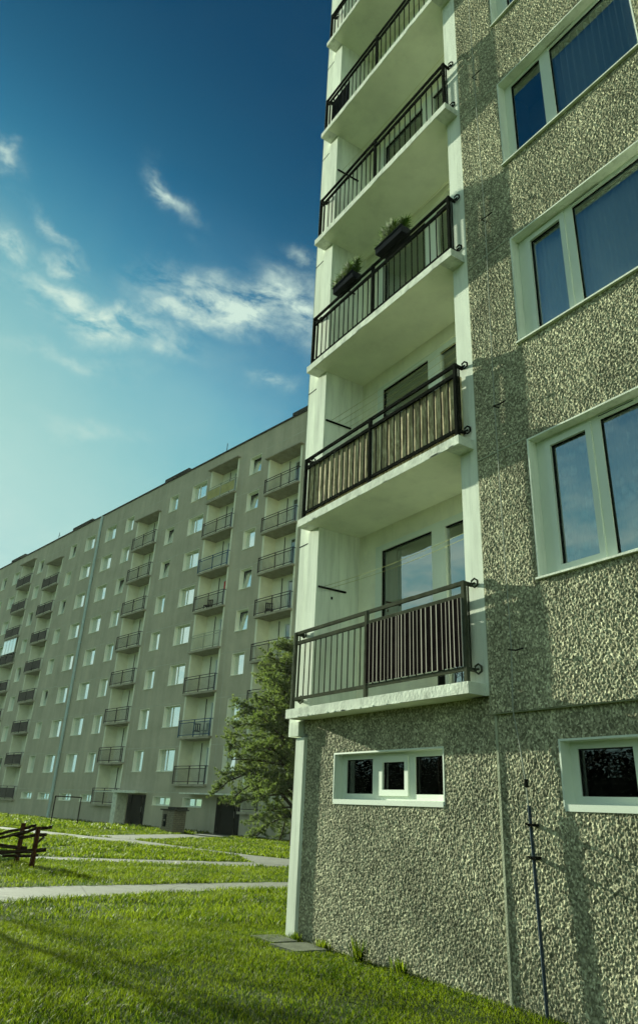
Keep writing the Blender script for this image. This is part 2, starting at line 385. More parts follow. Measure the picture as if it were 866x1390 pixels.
# interior shell
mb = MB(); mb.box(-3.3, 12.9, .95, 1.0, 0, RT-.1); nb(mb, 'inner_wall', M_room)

def curtain_mesh(x0, x1, y, z0, z1, folds, amp=.03):
    mb = MB(); n = folds*8; P = []
    for i in range(n+1):
        t = i/n; P.append((x0+(x1-x0)*t, y+amp*math.sin(t*folds*6.283+1.3*math.sin(t*9))))
    for a, b in zip(P[:-1], P[1:]): mb.quad((*a, z0), (*b, z0), (*b, z1), (*a, z1))
    return mb
def window(x0, x1, z0, z1, y, lights, curtain=None, basement=False, vent=True, label=None, dp=.12, tilt=None):
    """lights: list of (x0,x1, sash?)"""
    mb = MB(); t = .018; yo = y-.011
    mb.box(x0-.0, x0+t, yo, y+dp+.06, z0+.0, z1); mb.box(x1-t, x1, yo, y+dp+.06, z0, z1)
    mb.box(x0+t, x1-t, yo, y+dp+.06, z1-t, z1)
    if basement: mb.box(x0+t, x1-t, yo-.006, y+dp+.06, z0-.02, z0+.035)
    else: mb.box(x0-.005, x1+.005, yo-.035, y+dp+.03, z0-.014, z0+.006)
    wn = nb(mb, 'window', [M_white if not basement else M_frame])
    if label: wn['label'] = label
    yf = y+dp; fm = MB(); b = .06
    X0, X1, ZA, ZB = x0+t, x1-t, z0+(.035 if basement else .006), z1-t
    fm.box(X0, X1, yf, yf+.06, ZB-b, ZB); fm.box(X0, X1, yf, yf+.06, ZA, ZA+b+.01)
    ed = [X0] + [e for l in lights for e in (l[0], l[1])] + [X1]
    for i in range(0, len(ed), 2): fm.box(ed[i], ed[i+1], yf-.001, yf+.061, ZA+b+.01, ZB-b)
    pm = MB()
    for a, c, s in lights:
        za, zb = ZA+b+.01, ZB-b
        if s:
            q = .045; ys = yf-.018
            fm.box(a-.02, a+q, ys, yf+.045, za-.02, zb+.02); fm.box(c-q, c+.02, ys, yf+.045, za-.02, zb+.02)
            fm.box(a+q, c-q, ys, yf+.045, za-.02, za+q); fm.box(a+q, c-q, ys, yf+.045, zb-q, zb+.02)
            a, c, za, zb = a+q, c-q, za+q, zb-q
        pm.quad((a, yf+.03, za), (c, yf+.03, za), (c, yf+.03, zb), (a, yf+.03, zb))
        for g in ((a, a+.008), (c-.008, c)): fm.box(g[0], g[1], yf+.012, yf+.03, za, zb, 1)
        fm.box(a, c, yf+.012, yf+.03, zb-.008, zb, 1)
    if vent and not basement:
        vx = lights[-1][0]-.02; fm.box(vx, vx+.42, yf-.012, yf, ZB-.038, ZB-.016, 0); fm.box(vx+.015, vx+.405, yf-.014, yf-.012, ZB-.031, ZB-.023, 1)
    f = fm.build('frame', [M_frame, M_metal], wn); p = pm.build('pane', M_glass_low if basement else M_glass, wn)
    if curtain:
        kind, mt = curtain
        c = curtain_mesh(X0 if kind != 'fold' else 1.47, X1, yf+.16, ZA+.02, ZB, 14 if kind == 'fold' else 30, .045 if kind == 'fold' else .012).build('curtain', mt, wn)
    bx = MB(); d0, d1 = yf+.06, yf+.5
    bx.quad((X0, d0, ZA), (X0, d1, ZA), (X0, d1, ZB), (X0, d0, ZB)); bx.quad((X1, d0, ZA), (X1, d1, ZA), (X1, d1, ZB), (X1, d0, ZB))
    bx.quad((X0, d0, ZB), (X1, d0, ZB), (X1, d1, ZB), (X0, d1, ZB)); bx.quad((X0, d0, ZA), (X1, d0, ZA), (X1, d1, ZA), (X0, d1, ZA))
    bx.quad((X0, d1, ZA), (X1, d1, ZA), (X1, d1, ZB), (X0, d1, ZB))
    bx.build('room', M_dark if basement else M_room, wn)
    return wn
curt = {0: ('net', M_lace), 1: ('net', M_curtain), 2: ('fold', M_curtain), 3: ('net', M_curtain)}
for k in range(NF):
    z = WZ+k*H
    window(WX0, WX1, z, z+WH, 0, [(.90, 1.435, 1), (1.56, 2.66, 0)] if k != 2 else [(.87, 1.37, 0), (1.53, 2.68, 0)], curt.get(k, ('net', M_curtain)),
           label={0: 'tall white window with lace curtain above the basement window', 1: 'tall white window with its left sash edge unclipped', 2: 'tall white window with folded curtains behind'}.get(k))
window(*BA, *BZ, YB, [(-2.70, -2.16, 0), (-2.0, -1.5, 1), (-1.37, -.80, 0)], basement=True, label='wide basement window of three panes under the loggia')
window(*BB, *BZ, YB, [(.86, 1.42, 0), (1.53, 2.05, 1), (2.17, 2.72, 0)], basement=True, label='basement window right of the wall seam')
for a, b in XX:
    for k in range(NF): window(a, b, WZ+k*H, WZ+k*H+WH, -.0, [(a+.16, a+.7, 1), (a+.82, b-.09, 0)], ('net', M_curtain))
    window(a, b, *BZ, YB, [(a+.1, a+.66, 0), (a+.78, a+1.3, 1), (a+1.42, b-.08, 0)], basement=True)
# loggia back walls, doors and windows
GX = [(-2.72, -1.66), (-1.40, -.62)]
lw = MB(); hol = []
for k in range(NF):
    z = Z0+k*H
    hol += [(-2.92, -1.62, z+.98, z+2.52), (-1.62, -.5, z+.16, z+2.52)]
lw.wall(-3.36, -.27, Z0, RT, .77, hol)
nb(lw, 'loggia_wall', M_cream)
for k in range(NF):
    z = Z0+k*H; t = .06
    d = MB(); yf = .79
    a, b, zb, zt = -2.92, -1.62, z+.98, z+2.52
    d.box(a, a+.14, .755, .85, zb, zt); d.box(b-.045, b+.15, .755, .85, zb-.0, zt); d.box(a+.14, b-.045, .755, .85, zt-.085, zt); d.box(a+.14, b-.045, .755, .85, zb, zb+.08)
    d.box(a+.14, b-.045, .775, .8, zt-.10, zt-.085, 1); d.box(a+.14, a+.155, .775, .8, zb+.08, zt-.1, 1)
    w_ = nb(d, 'window', [M_frame, M_metal])
    g = MB(); g.quad((a+.14, .80, zb+.08), (b-.045, .80, zb+.08), (b-.045, .80, zt-.085), (a+.14, .80, zt-.085)); g.build('pane', M_glass, w_)
    if k == 0:
        c = MB(); c.box(a+.16, a+.42, .83, .84, zb+.1, zt-.1); c.build('blind', M_inlit, w_)
    if k == 1:
        c = MB()
        for j in range(26): c.box(a+.15, b-.05, .815, .835, zb+.1+j*.052, zb+.112+j*.052)
        c.build('blind', M_room, w_)
    e = MB(); a, b, zb = -1.47, -.5, z+.16
    e.box(a, a+.07, .757, .85, zb, zt); e.box(b-.09, b, .757, .85, zb, zt); e.box(a+.07, b-.09, .757, .85, zt-.1, zt); e.box(a+.07, b-.09, .757, .85, zb, zb+.1)
    e.box(a+.07, b-.09, .775, .8, zt-.115, zt-.1, 1)
    dr = nb(e, 'balcony_door', [M_frame, M_metal])
    g = MB(); g.quad((a+.07, .80, zb+.1), (b-.09, .80, zb+.1), (b-.09, .80, zt-.1), (a+.07, .80, zt-.1)); g.build('pane', M_glass, dr)

# balconies: slab with railing, drying rod and lines
RX0, RX1, RM, RY = -3.62, -.18, -1.92, -.125
def slab_mb(z):
    mb = MB(); P = 26; rr = np.random.default_rng(int(z*10))
    mb.box(-3.6, -.052, -.24, .77, z, z+.118)
    for i in range(14):   # chipped render along the lower edge
        x = -3.5+rr.random()*3.3; mb.box(x, x+.04+rr.random()*.16, -.246, -.236, z-.003-rr.random()*.004, z+.006+rr.random()*.012)
    mb.quad((-3.35, -.238, z-.004), (-.274, -.238, z-.004), (-.274, .768, z-.004), (-3.35, .768, z-.004), 1)
    return mb
def ring(mb, c, r, ax, tr_=.011):
    pts = []
    for i in range(7):
        a = 2*math.pi*i/6+.5
        pts.append((c[0]+r*math.cos(a)*ax[0], c[1]+r*math.cos(a)*ax[1], c[2]+r*math.sin(a)))
    mb.tube(pts, tr_, 6)
def railing_mb(z, k):
    mb = MB(); a = .022
    T, T2, B = z+1.185, z+1.045, z+.27
    for x in (RX0, RM, RX1):
        mb.box(x-a, x+a, RY-a, RY+a, z+.12, T+.02)
    for zz, h in ((T, .022), (T2, .024), (B, .02)):
        mb.box(RX0+a, RM-a, RY-.016, RY+.016, zz-h, zz+h); mb.box(RM+a, RX1-a, RY-.016, RY+.016, zz-h, zz+h)
    rr = np.random.default_rng(40+k)
    for x0, x1, n in ((RX0, RM, 13), (RM, RX1, 13)):
        for i in range(1, n):
            x = x0+(x1-x0)*i/n+rr.normal()*.004; mb.box(x-.007, x+.007, RY-.006, RY+.006, B+.018, T2-.022)
    for x, s in ((RX0, -1), (RX1, 1)):     # returns to the wall
        mb.box(x-.015, x+.015, RY+a, .0, T-.02, T+.02); mb.box(x-.015, x+.015, RY+a, .0, B-.018, B+.018)
        mb.box(x-.007, x+.007, RY+.055, RY+.07, B+.018, T-.02)
        xx = x + (.075 if s > 0 else .06)
        for zz in (T, B):
            mb.tube([(x, -.03, zz), (xx, -.03, zz)], .012, 6)
            ring(mb, (xx, -.035, zz), .05, (.75, .3))
    return mb
for k in range(NF):
    z = Z0+k*H
    s = nb(slab_mb(z), 'balcony', [M_slab, M_soffit])
    if k < 5: s['label'] = ['lowest balcony with the striped screen', 'balcony with the wooden screen', 'balcony with two planters', 'balcony with a plain dark railing', 'balcony with a black board behind its railing'][k]
    r_ = railing_mb(z, k).build('railing', M_railgrey if k == 0 else M_metal, s)
    if k < 4:
        rod = MB(); rod.tube([(-3.335, .03, z+1.87), (-3.335, .52, z+1.87)], .016, 8); rod.build('drying_rod', M_metal, s)
        rod = MB(); rod.tube([(-.29, .15, z+1.87), (-.29, .52, z+1.87)], .016, 8); rod.build('drying_rod', M_metal, s)
    ln = MB()
    if k < 4:
        for j in range([2, 4, 4, 1][k]):
            y = .12+j*.12; pts = []
            for i in range(9):
                t = i/8; pts.append((-3.33+3.03*t, y, z+1.885-.05*math.sin(math.pi*t)))
            ln.tube(pts, .0032, 4)
        ln.build('drying_line', M_line, s)
mb = MB(); mb.box(-3.352, -3.344, .24, .31, 4.28, 4.36); mb.box(-3.345, -3.338, .26, .29, 4.30, 4.34, 1); nb(mb, 'socket', [M_frame, M_metal])

# screens on the railings
def wood_screen():
    m, nt, b = new_mat('weathered_boards'); L = nt.links
    tc = N(nt, 'ShaderNodeTexCoord'); mp = N(nt, 'ShaderNodeMapping'); mp.inputs['Scale'].default_value = (1, 1, .12); L.new(tc.outputs['Object'], mp.inputs[0])
    wv = N(nt, 'ShaderNodeTexNoise', Scale=24.0, Detail=7.0, Roughness=.7, Distortion=1.2); L.new(mp.outputs[0], wv.inputs['Vector'])
    col = ramp(nt, wv.outputs[0], [(.32, (.08, .062, .03)), (.45, (.30, .24, .12)), (.53, (.52, .44, .24)), (.62, (.80, .72, .44))])
    L.new(col, b.inputs['Base Color']); b.inputs['Roughness'].default_value = .85
    return m
M_boards = wood_screen()
def screen_root(name, label, cat, k):
    o = empty(name, (RM, -.1, Z0+k*H+.12)); return tag(o, label, cat)
sc1 = screen_root('privacy_screen', 'wooden board screen with wavy grain fixed inside the second balcony railing', 'screen', 1)
zs = Z0+H
mb = MB(); x = RX0+.03; rr = np.random.default_rng(3)
while x < RX1-.06:
    wd = .085+rr.random()*.05; x2 = min(x+wd, RX1-.03)
    if not (x < RM < x2): mb.box(x, x2-.006, -.098, -.086+rr.random()*.006, zs+.16, zs+1.025+rr.random()*.012)
    x = x2
o = mb.build('board', M_boards, sc1); o.location = -sc1.location
mb = MB(); mb.box(-3.6, -.2, -.084, -.078, zs+.125, zs+.24); o = mb.build('lower_board', M_boards, sc1); o.location = -sc1.location
mb = MB(); mb.box(-.20, -.192, -.08, -.01, zs+.14, zs+1.06); o = mb.build('side_board', M_boards, sc1); o.location = -sc1.location
M_maroon = mat('maroon_fabric', (.009, .007, .007), .8, .3, 5); M_str = mat('pale_stripe', (.55, .50, .44), .7, .1, 5)
sc0 = screen_root('privacy_screen', 'dark maroon screen with thin pale stripes on the right half of the lowest balcony', 'screen', 0)
mb = MB(); x = RM+.03; zs = Z0; i = 0
while x < RX1-.03:
    wd = .035+rr.random()*.05; st_ = .005+rr.random()*.009
    y0 = -.150-.008*math.sin(i*1.7); y1 = -.150-.008*math.sin((i+1)*1.7)
    x2 = min(x+wd, RX1-.025); zt = zs+1.02+.0*x
    mb.box(x, x2, -.156, -.148, zs+.30, zt, 0); mb.box(x2, min(x2+st_, RX1-.024), -.158, -.147, zs+.295, zt, 1)
    x = x2+st_; i += 1
mb.build('fabric', [M_maroon, M_str], sc0).location = -sc0.location
b3 = tag(empty('board_panel', (-3.2, -.08, Z0+4*H+.12)), 'small black board behind the left end of the fifth balcony railing', 'board')
mb = MB(); mb.box(-.28, .28, 0, .015, .02, .92); mb.box(-.30, -.28, -.004, .02, 0, .94); mb.box(.28, .30, -.004, .02, 0, .94); mb.build('sheet', M_planter, b3)
# planters
def planter(x0, x1, label):
    p = tag(empty('planter_box', ((x0+x1)/2, -.15, Z0+2*H+1.21)), label, 'planter', 'planter boxes on the third balcony railing')
    l = (x1-x0)/2; mb = MB()
    mb.box(-l, l, -.075, .075, 0, .012)
    for q in ((-l, l, -.085, -.075), (-l, l, .075, .085), (-l, -l+.01, -.075, .075), (l-.01, l, -.075, .075)): mb.box(*q, 0, .13)
    mb.box(-l-.012, l+.012, -.1, -.085, .11, .135)
    mb.build('box', M_planter, p)
    mb = MB(); mb.box(-l+.012, l-.012, -.073, .073, .012, .11); mb.build('soil', M_soil, p)
    f = MB()
    for j in range(9):
        cx = -l+.05+(2*l-.1)*j/8+random.uniform(-.02, .02); cy = random.uniform(-.05, .05)
        for q in range(230):
            a = random.uniform(0, 6.28); hgt = random.uniform(.0, .42)*(.6+.4*math.sin(j*2.1+x0)); ln_ = random.uniform(.07, .17); e_ = random.uniform(.1, 1.2)
            b0 = Vector((cx, cy, .11+hgt*.7)); dv = Vector((math.cos(a)*math.cos(e_), math.sin(a)*math.cos(e_), math.sin(e_)))*ln_
            sd_ = dv.cross(Vector((random.random(), random.random(), random.random()))).normalized()*.010
            f.v += [tuple(b0-sd_), tuple(b0+sd_), tuple(b0+dv)]; n_ = len(f.v); f.f.append((n_-3, n_-2, n_-1)); f.m.append(0)
    f.build('foliage', M_leaf2, p)

def leafmat(name, c1, c2, trans=.45, rough=.55):
    m = bpy.data.materials.new(name); m.use_nodes = True; nt = m.node_tree; b = nt.nodes['Principled BSDF']; L = nt.links
    oi = N(nt, 'ShaderNodeNewGeometry'); tc = N(nt, 'ShaderNodeTexCoord')
    n1 = N(nt, 'ShaderNodeTexNoise', Scale=.8, Detail=5.0, Roughness=.7); L.new(tc.outputs['Object'], n1.inputs['Vector'])
    ad = N(nt, 'ShaderNodeMath', operation='ADD'); L.new(n1.outputs[0], ad.inputs[0])
    ml = N(nt, 'ShaderNodeMath', operation='MULTIPLY_ADD'); ml.inputs[1].default_value = .5; ml.inputs[2].default_value = -.25
    L.new(oi.outputs['Random Per Island'], ml.inputs[0]); L.new(ml.outputs[0], ad.inputs[1])
    col = ramp(nt, ad.outputs[0], [(.3, c1), (.7, c2)])
    L.new(col, b.inputs['Base Color']); b.inputs['Roughness'].default_value = rough; b.inputs['Specular IOR Level'].default_value = .08
    tr_ = N(nt, 'ShaderNodeBsdfTranslucent'); mx = N(nt, 'ShaderNodeMixShader'); mx.inputs[0].default_value = trans
    br = N(nt, 'ShaderNodeMix', data_type='RGBA', blend_type='MULTIPLY'); br.inputs[0].default_value = 1; br.inputs[7].default_value = (1.5, 1.6, .7, 1)
    L.new(col, br.inputs[6]); L.new(br.outputs[2], tr_.inputs[0])
    out = nt.nodes['Material Output']; L.new(b.outputs[0], mx.inputs[1]); L.new(tr_.outputs[0], mx.inputs[2]); L.new(mx.outputs[0], out.inputs[0])
    return m
M_grass = leafmat('grass_blades', (.018, .040, .004), (.135, .165, .016), .5)
M_leaf2 = leafmat('conifer_leaf', (.035, .075, .015), (.12, .18, .04), .4)
M_pine = leafmat('pine_needles', (.05, .078, .035), (.16, .20, .09), .4)
M_bush = leafmat('bush_leaf', (.02, .045, .012), (.06, .10, .02), .4)
planter(-2.9, -2.33, 'left black planter box with dense bushy greenery on the railing')
planter(-1.72, -1.08, 'right black planter box with longer trailing greenery on the railing')

# lightning conductor
lc = tag(empty('lightning_conductor', (.44, -.03, 0)), 'thin lightning conductor wire ending in a dark steel rod on the pebble wall', 'lightning conductor')
mb = MB(); mb.tube([(-.045, -.03, RT), (-.07, -.03, 14), (-.055, -.03, 11.28), (-.03, -.03, 8.5), (-.075, -.03, 5.72), (-.06, -.03, 3.0), (-.1, -.02, 2.4), (-.09, .03, 2.1), (-.035, .02, 1.75), (-.022, .02, 1.5)], .0065, 5); mb.build('wire', M_wire, lc)
mb = MB(); mb.tube([(-.022, .025, 1.58), (.012, .02, .45), (.022, .02, 0)], .015, 8); mb.build('rod', M_rod, lc)
mb = MB(); mb.box(-.045, -.022, .005, .035, 1.73, 1.80); mb.build('clamp', M_metal, lc)
for zz in (11.28, 8.54, 5.74, 2.98):
    mb = MB(); mb.tube([(-.06, .03, zz), (-.06, -.07, zz-.01), (.03, -.07, zz-.03), (.12, -.06, zz-.02)], .008, 5); mb.build('hook', M_metal, lc)
for zz in (1.42, 1.16):
    mb = MB(); mb.box(-.035, .03, -.005, .09, zz-.012, zz+.012); mb.tube([(0, -.01, zz), (.01, -.07, zz+.01)], .008, 6); mb.build('bracket', M_metal, lc)

# ================================================================ FAR BUILDING
FO = Vector((0.975, 21.484, 0)); DD = Vector((-.98700, -.16078, 0)); NN = Vector((.16078, -.98700, 0))
S0 = 55.0
fb = empty('apartment_building', tuple(FO+DD*S0), R(9.2514))
tag(fb, 'long grey eight-storey apartment block across the lawn with columns of small balconies', 'building')
lx = lambda s: S0-s
SL = 4.0; SE = 112.0
cols = [('o', 36.4, 32.85), ('n', 43.6, 40.0), ('o', 54.45, 50.75), ('o', 72.85, 69.25), ('n', 80.3, 76.6), ('o', 91.2, 87.6), ('n', 25.9, 22.3)]
singles = [(38.6, 37.3), (49.4, 48.1), (56.65, 55.25), (67.85, 66.55), (75.55, 74.2), (85.9, 84.5)]
doubles = [(46.08, 44.05), (60.4, 58.45), (64.5, 62.55), (82.4, 80.75)]
basew = [(46.1, 43.95), (42.5, 40.35), (68.1, 65.85), (64.55, 62.35), (60.45, 58.35), (56.75, 54.9), (82.2, 80.5)]
holes = []
for kd, a, b in cols:
    holes.append((lx(a), lx(b), 2.54 if kd == 'n' else 1.137, 24.93 if kd == 'n' else 23.53))
wins = []
for (a, b) in singles: wins += [(a, b, 3.425+r*2.8, 1.4, 's', r) for r in range(8)]
for (a, b) in doubles: wins += [(a, b, 3.425+r*2.8, 1.4, 'd', r) for r in range(8)]
for (a, b) in basew: wins.append((a, b, 1.37, .52, 'b', 0))
for a, b, z, h, t, r in wins: holes.append((lx(a), lx(b), z, z+h))
doors = [(49.4, 47.0, 1.98), (38.8, 36.45, 1.98)]
for a, b, h in doors: holes.append((lx(a), lx(b), 0, h))
mb = MB(); X0, X1 = lx(SE), lx(SL)
mb.wall(X0, X1, 0, RT, 0, holes)
mb.quad((X0, 0, 0), (X0, 0, RT), (X0, 12, RT), (X0, 12, 0)); mb.quad((X1, 0, 0), (X1, 12, 0), (X1, 12, RT), (X1, 0, RT)); mb.quad((X0, 12, 0), (X0, 12, RT), (X1, 12, RT), (X1, 12, 0))
# pale panel joints, laid slightly proud
segs_x = [lx(s) for s in (104, 91.6, 87.2, 83.2, 76.0, 68.8, 65.6, 61.9, 57.6, 50.2, 47.1, 36.8, 39.4, 32.2, 28)]
def clear(a, b, z): return all(not (h[0] < b and h[1] > a and h[2] < z < h[3]) for h in holes)
for i in range(9):
    z = 2.16+2.8*i
    xs = sorted({X0, X1, *[e for h in holes for e in h[:2] if X0 < e < X1]})
    for a, b in zip(xs[:-1], xs[1:]):
        if clear(a+.01, b-.01, z): mb.quad((a+.01, -.004, z-.022), (b-.01, -.004, z-.022), (b-.01, -.004, z+.022), (a+.01, -.004, z+.022), 1)
for x in segs_x:
    if all(not (h[0] < x+.03 and h[1] > x-.03) for h in holes if h[3]-h[2] > .0): mb.quad((x-.02, -.003, .0), (x+.02, -.003, .0), (x+.02, -.003, RT), (x-.02, -.003, RT), 1)
mb.build('wall', [M_far, M_farjoint], fb)
mb = MB(); mb.box(X0-.1, X1+.1, -.09, 12.1, RT, RT+.1)
for a, b in ((50.5, 46.9), (68, 63.8), (84, 80.1), (34, 30)): mb.box(lx(a), lx(b), -.12, 3, RT+.1, RT+.32)
mb.build('roof', M_farroof, fb)
mb = MB(); mb.box(X0, lx(0)-5, 1.6, 1.65, 0, RT); mb.build('inner_wall', M_dark, fb)
# windows of the far block
rr = np.random.default_rng(11)
wlib = {}
def far_window_proto(kind, W, h, state):
    mb = MB(); t = .05; D_ = .26
    mb.box(0, .02, -.004, D_+.05, 0, h); mb.box(W-.02, W, -.004, D_+.05, 0, h); mb.box(.02, W-.02, -.004, D_+.05, h-.02, h)
    mb.box(-.01, W+.01, -.05, D_, -.02, .012)
    wn = mb.build('window', [M_reveal], fb)
    fm = MB(); pm = MB(); cm = MB(); y = D_
    fm.box(.02, W-.02, y, y+.05, .012, .07); fm.box(.02, W-.02, y, y+.05, h-.07, h-.02); fm.box(.02, .07, y, y+.05, .07, h-.07); fm.box(W-.07, W-.02, y, y+.05, .07, h-.07)
    spans = [(.07, W-.07)] if kind == 's' else ([(.07, W*.36), (W*.36+.08, W-.07)] if kind == 'd' else [(.07, W/2-.05), (W/2+.05, W-.07)])
    for a, b in zip(spans[:-1], spans[1:]): fm.box(a[1], b[0], y-.01, y+.05, .07, h-.07)
    for i, (a, b) in enumerate(spans):
        tilt = .16 if (state == 'tilt' and i == len(spans)-1) else 0
        tw = (.02 if i else -.035) if kind != 's' else 0
        pm.quad((a, y+.02, .07), (b, y+.02+tw, .07), (b, y+.02+tw+tilt, h-.07), (a, y+.02+tilt, h-.07))
        if tilt:
            fm.quad((a, y+.015, .07), (a+.05, y+.015, .07), (a+.05, y+.015+tilt, h-.09), (a, y+.015+tilt, h-.09))
        if state != 'dark' and (i == len(spans)-1): cm.quad((a, y+.3, .07), (b, y+.3, .07), (b, y+.3, h-.07), (a, y+.3, h-.07))
    fm.build('frame', M_frame, wn); pm.build('pane', M_glass_far, wn)
    if cm.f: cm.build('curtain', M_farcurt, wn)
    return wn
for a, b, z, h, t, r in wins:
    W = round(a-b, 1 if t != 's' else 0) if t != 'b' else 2.1
    if t == 's': W = 1.32
    if t == 'd': W = 2.0
    st_ = 'norm'
    q = rr.random()
    if t == 's': st_ = 'tilt' if q < .28 else ('dark' if q < .45 else 'norm')
    elif t == 'd': st_ = 'norm' if q < .9 else 'dark'
    else: st_ = 'dark'
    key = (t, W, st_)
    if key not in wlib: o = wlib[key] = far_window_proto(t, W, h, st_)
    else: o = copy_tree(wlib[key])
    o.location = (lx(a)+((a-b)-W)/2, 0, z)
    o.scale.x = 1
    if abs((a-b)-W) > .02: o.scale.x = (a-b)/W; o.location.x = lx(a)
# loggia columns of the far block
def far_balcony(W, rail, panel_, opener):
    mb = MB(); mb.box(0, W, -.26, .95, 0, .13)
    s = mb.build('balcony', M_farslab, fb)
    rm = MB(); a = .025
    for x in (.03, W/2, W-.03): rm.box(x-a, x+a, -.24, -.19, .13, 1.2)
    for zz in (1.18, 1.02, .26): rm.box(.03+a, W/2-a, -.23, -.2, zz-.02, zz+.02); rm.box(W/2+a, W-.03-a, -.23, -.2, zz-.02, zz+.02)
    for i in range(1, 28):
        x = .03+(W-.06)*i/28
        if abs(x-W/2) > .04: rm.box(x-.008, x+.008, -.222, -.208, .28, 1.0)
    for x in (.03, W-.03): rm.box(x-.015, x+.015, -.19, 0, 1.16, 1.2)
    rm.build('railing', rail, s)
    if panel_: 
        pm = MB(); pm.box(.07, W/2-.04, -.2, -.19, .25, 1.0); pm.box(W/2+.04, W-.07, -.2, -.19, .25, 1.0); pm.build('railing_panel', panel_, s)
    dm = MB(); y = .93
    dm.box(W*.50, W*.54, y-.02, y+.03, .15, 2.4); dm.box(W*.70, W*.735, y-.02, y+.03, .15, 2.4); dm.box(W*.93, W*.96, y-.02, y+.03, 1.0, 2.4)
    dm.box(W*.54, W*.70, y-.02, y+.03, 2.33, 2.4); dm.box(W*.735, W*.93, y-.02, y+.03, 2.33, 2.4); dm.box(W*.735, W*.93, y-.02, y+.03, 1.0, 1.07); dm.box(W*.54, W*.70, y-.02, y+.03, .15, .25)
    dm.quad((W*.54, y, .25), (W*.70, y, .25), (W*.70, y, 2.33), (W*.54, y, 2.33), 1); dm.quad((W*.735, y, 1.07), (W*.93, y, 1.07), (W*.93, y+.03, 2.33), (W*.735, y+.03, 2.33), 2)
    dm.build('balcony_door', [M_frame, M_dkgl, M_glass_far], s)
    ls = MB(); ls.box(W*.34, W*.352, .9, .945, .13, 2.66); ls.build('downpipe', M_railgrey, s)
    return s
M_dkgl = glass('dark_far_glass', (.3, .35, .33), .12)
blib = {}
special = {(1, 7): (M_rwhite, M_yel), (1, 5): (M_rblue, None), (1, 3): (M_rwhite, None), (1, 1): (M_rblue, None), (0, 2): (M_rdark, None)}
for ci, (kd, a, b) in enumerate(cols):
    zb = 2.54 if kd == 'n' else 1.137; W = a-b; x0 = lx(a); zt = 24.93 if kd == 'n' else 23.53
    lm = MB()
    lm.quad((x0, .95, zb), (x0+W, .95, zb), (x0+W, .95, zt), (x0, .95, zt))
    lm.box(x0, x0+.16, -.012, .95, zb, zt); lm.box(x0+W-.16, x0+W, -.012, .95, zb, zt)
    lm.build('loggia_wall', M_farwhite, fb)
    lr = MB(); lr.box(x0-.12, x0+W+.12, -.3, .95, zt, zt+.09); lr.build('loggia_roof', M_farslab, fb)
    for r in range(8):
        rail, pn = special.get((ci, r), (M_rdark, M_rpanel if ci in (3, 4, 5) or (ci == 2 and r < 3 and False) else None))
        key = (round(W, 1), rail.name, pn.name if pn else '')
        if key not in blib: o = blib[key] = far_balcony(round(W, 1), rail, pn, 0)
        else: o = copy_tree(blib[key])
        o.location = (x0, 0, zb+r*2.8)
# glazed-in loggia
gm = MB(); x0 = lx(80.3); 
for i in range(5): gm.box(x0+.1+i*.84, x0+.15+i*.84, -.2, -.17, 2.54+2.8*4+1.2, 2.54+2.8*5-.1)
gm.box(x0+.1, x0+3.5, -.21, -.16, 2.54+2.8*4+1.2, 2.54+2.8*4+1.25); gm.box(x0+.1, x0+3.5, -.21, -.16, 2.54+2.8*5-.15, 2.54+2.8*5-.1)
gz = gm.build('loggia_glazing', M_frame, fb); g2 = MB(); g2.quad((x0+.1, -.185, 2.54+11.2+1.2), (x0+3.5, -.185, 2.54+11.2+1.2), (x0+3.5, -.185, 2.54+13.85), (x0+.1, -.185, 2.54+13.85)); g2.build('pane', M_glass_far, gz)
# drainpipe, doors, canopies, aerials
mb = MB(); mb.tube([(lx(61.6), -.12, .0), (lx(61.6), -.12, RT-.05)], .12, 10); 
for z in range(2, 26, 3): mb.box(lx(61.6)-.15, lx(61.6)+.15, -.2, -.0, z, z+.06)
mb.build('drainpipe', M_pipe, fb)
for i, (a, b, h) in enumerate(doors):
    x = lx(a); W = a-b; mb = MB()
    mb.box(x, x+.06, .3, .36, 0, h); mb.box(x+W*.56, x+W*.6, .3, .36, 0, h); mb.box(x+W-.06, x+W, .3, .36, 0, h); mb.box(x+.06, x+W-.06, .3, .36, h-.12, h)
    mb.box(x, x+W, .37, .4, 0, h, 1); mb.box(x-.01, x, -.0, .4, 0, h, 1); mb.box(x+W, x+W+.01, 0, .4, 0, h, 1)
    d = mb.build('entrance_door', [M_metal, M_dark], fb); hd = MB(); hd.tube([(x+W*.62, .27, .9), (x+W*.62, .27, 1.25)], .015, 6); hd.build('handle', M_wire, d)
mb = MB(); mb.box(lx(53.1), lx(47.0), -.75, -.0, 2.06, 2.13); mb.box(lx(50.0), lx(46.8), -1.0, -.76, 2.04, 2.20); mb.box(lx(50.2), lx(49.6), -.75, 0, 0, 2.05); mb.build('door_canopy', M_slab, fb)
mb = MB(); mb.box(lx(41.6), lx(36.2), -.9, 0, 2.08, 2.16); mb.build('door_canopy', M_slab, fb)
for s_ in (42.6, 72.9):
    mb = MB(); mb.tube([(lx(s_), .5, RT), (lx(s_), .5, RT+1.25)], .03, 6); mb.box(lx(s_)-.25, lx(s_)+.25, .49, .51, RT+.9, RT+.92) if s_ > 50 else None; mb.build('aerial', M_metal, fb)

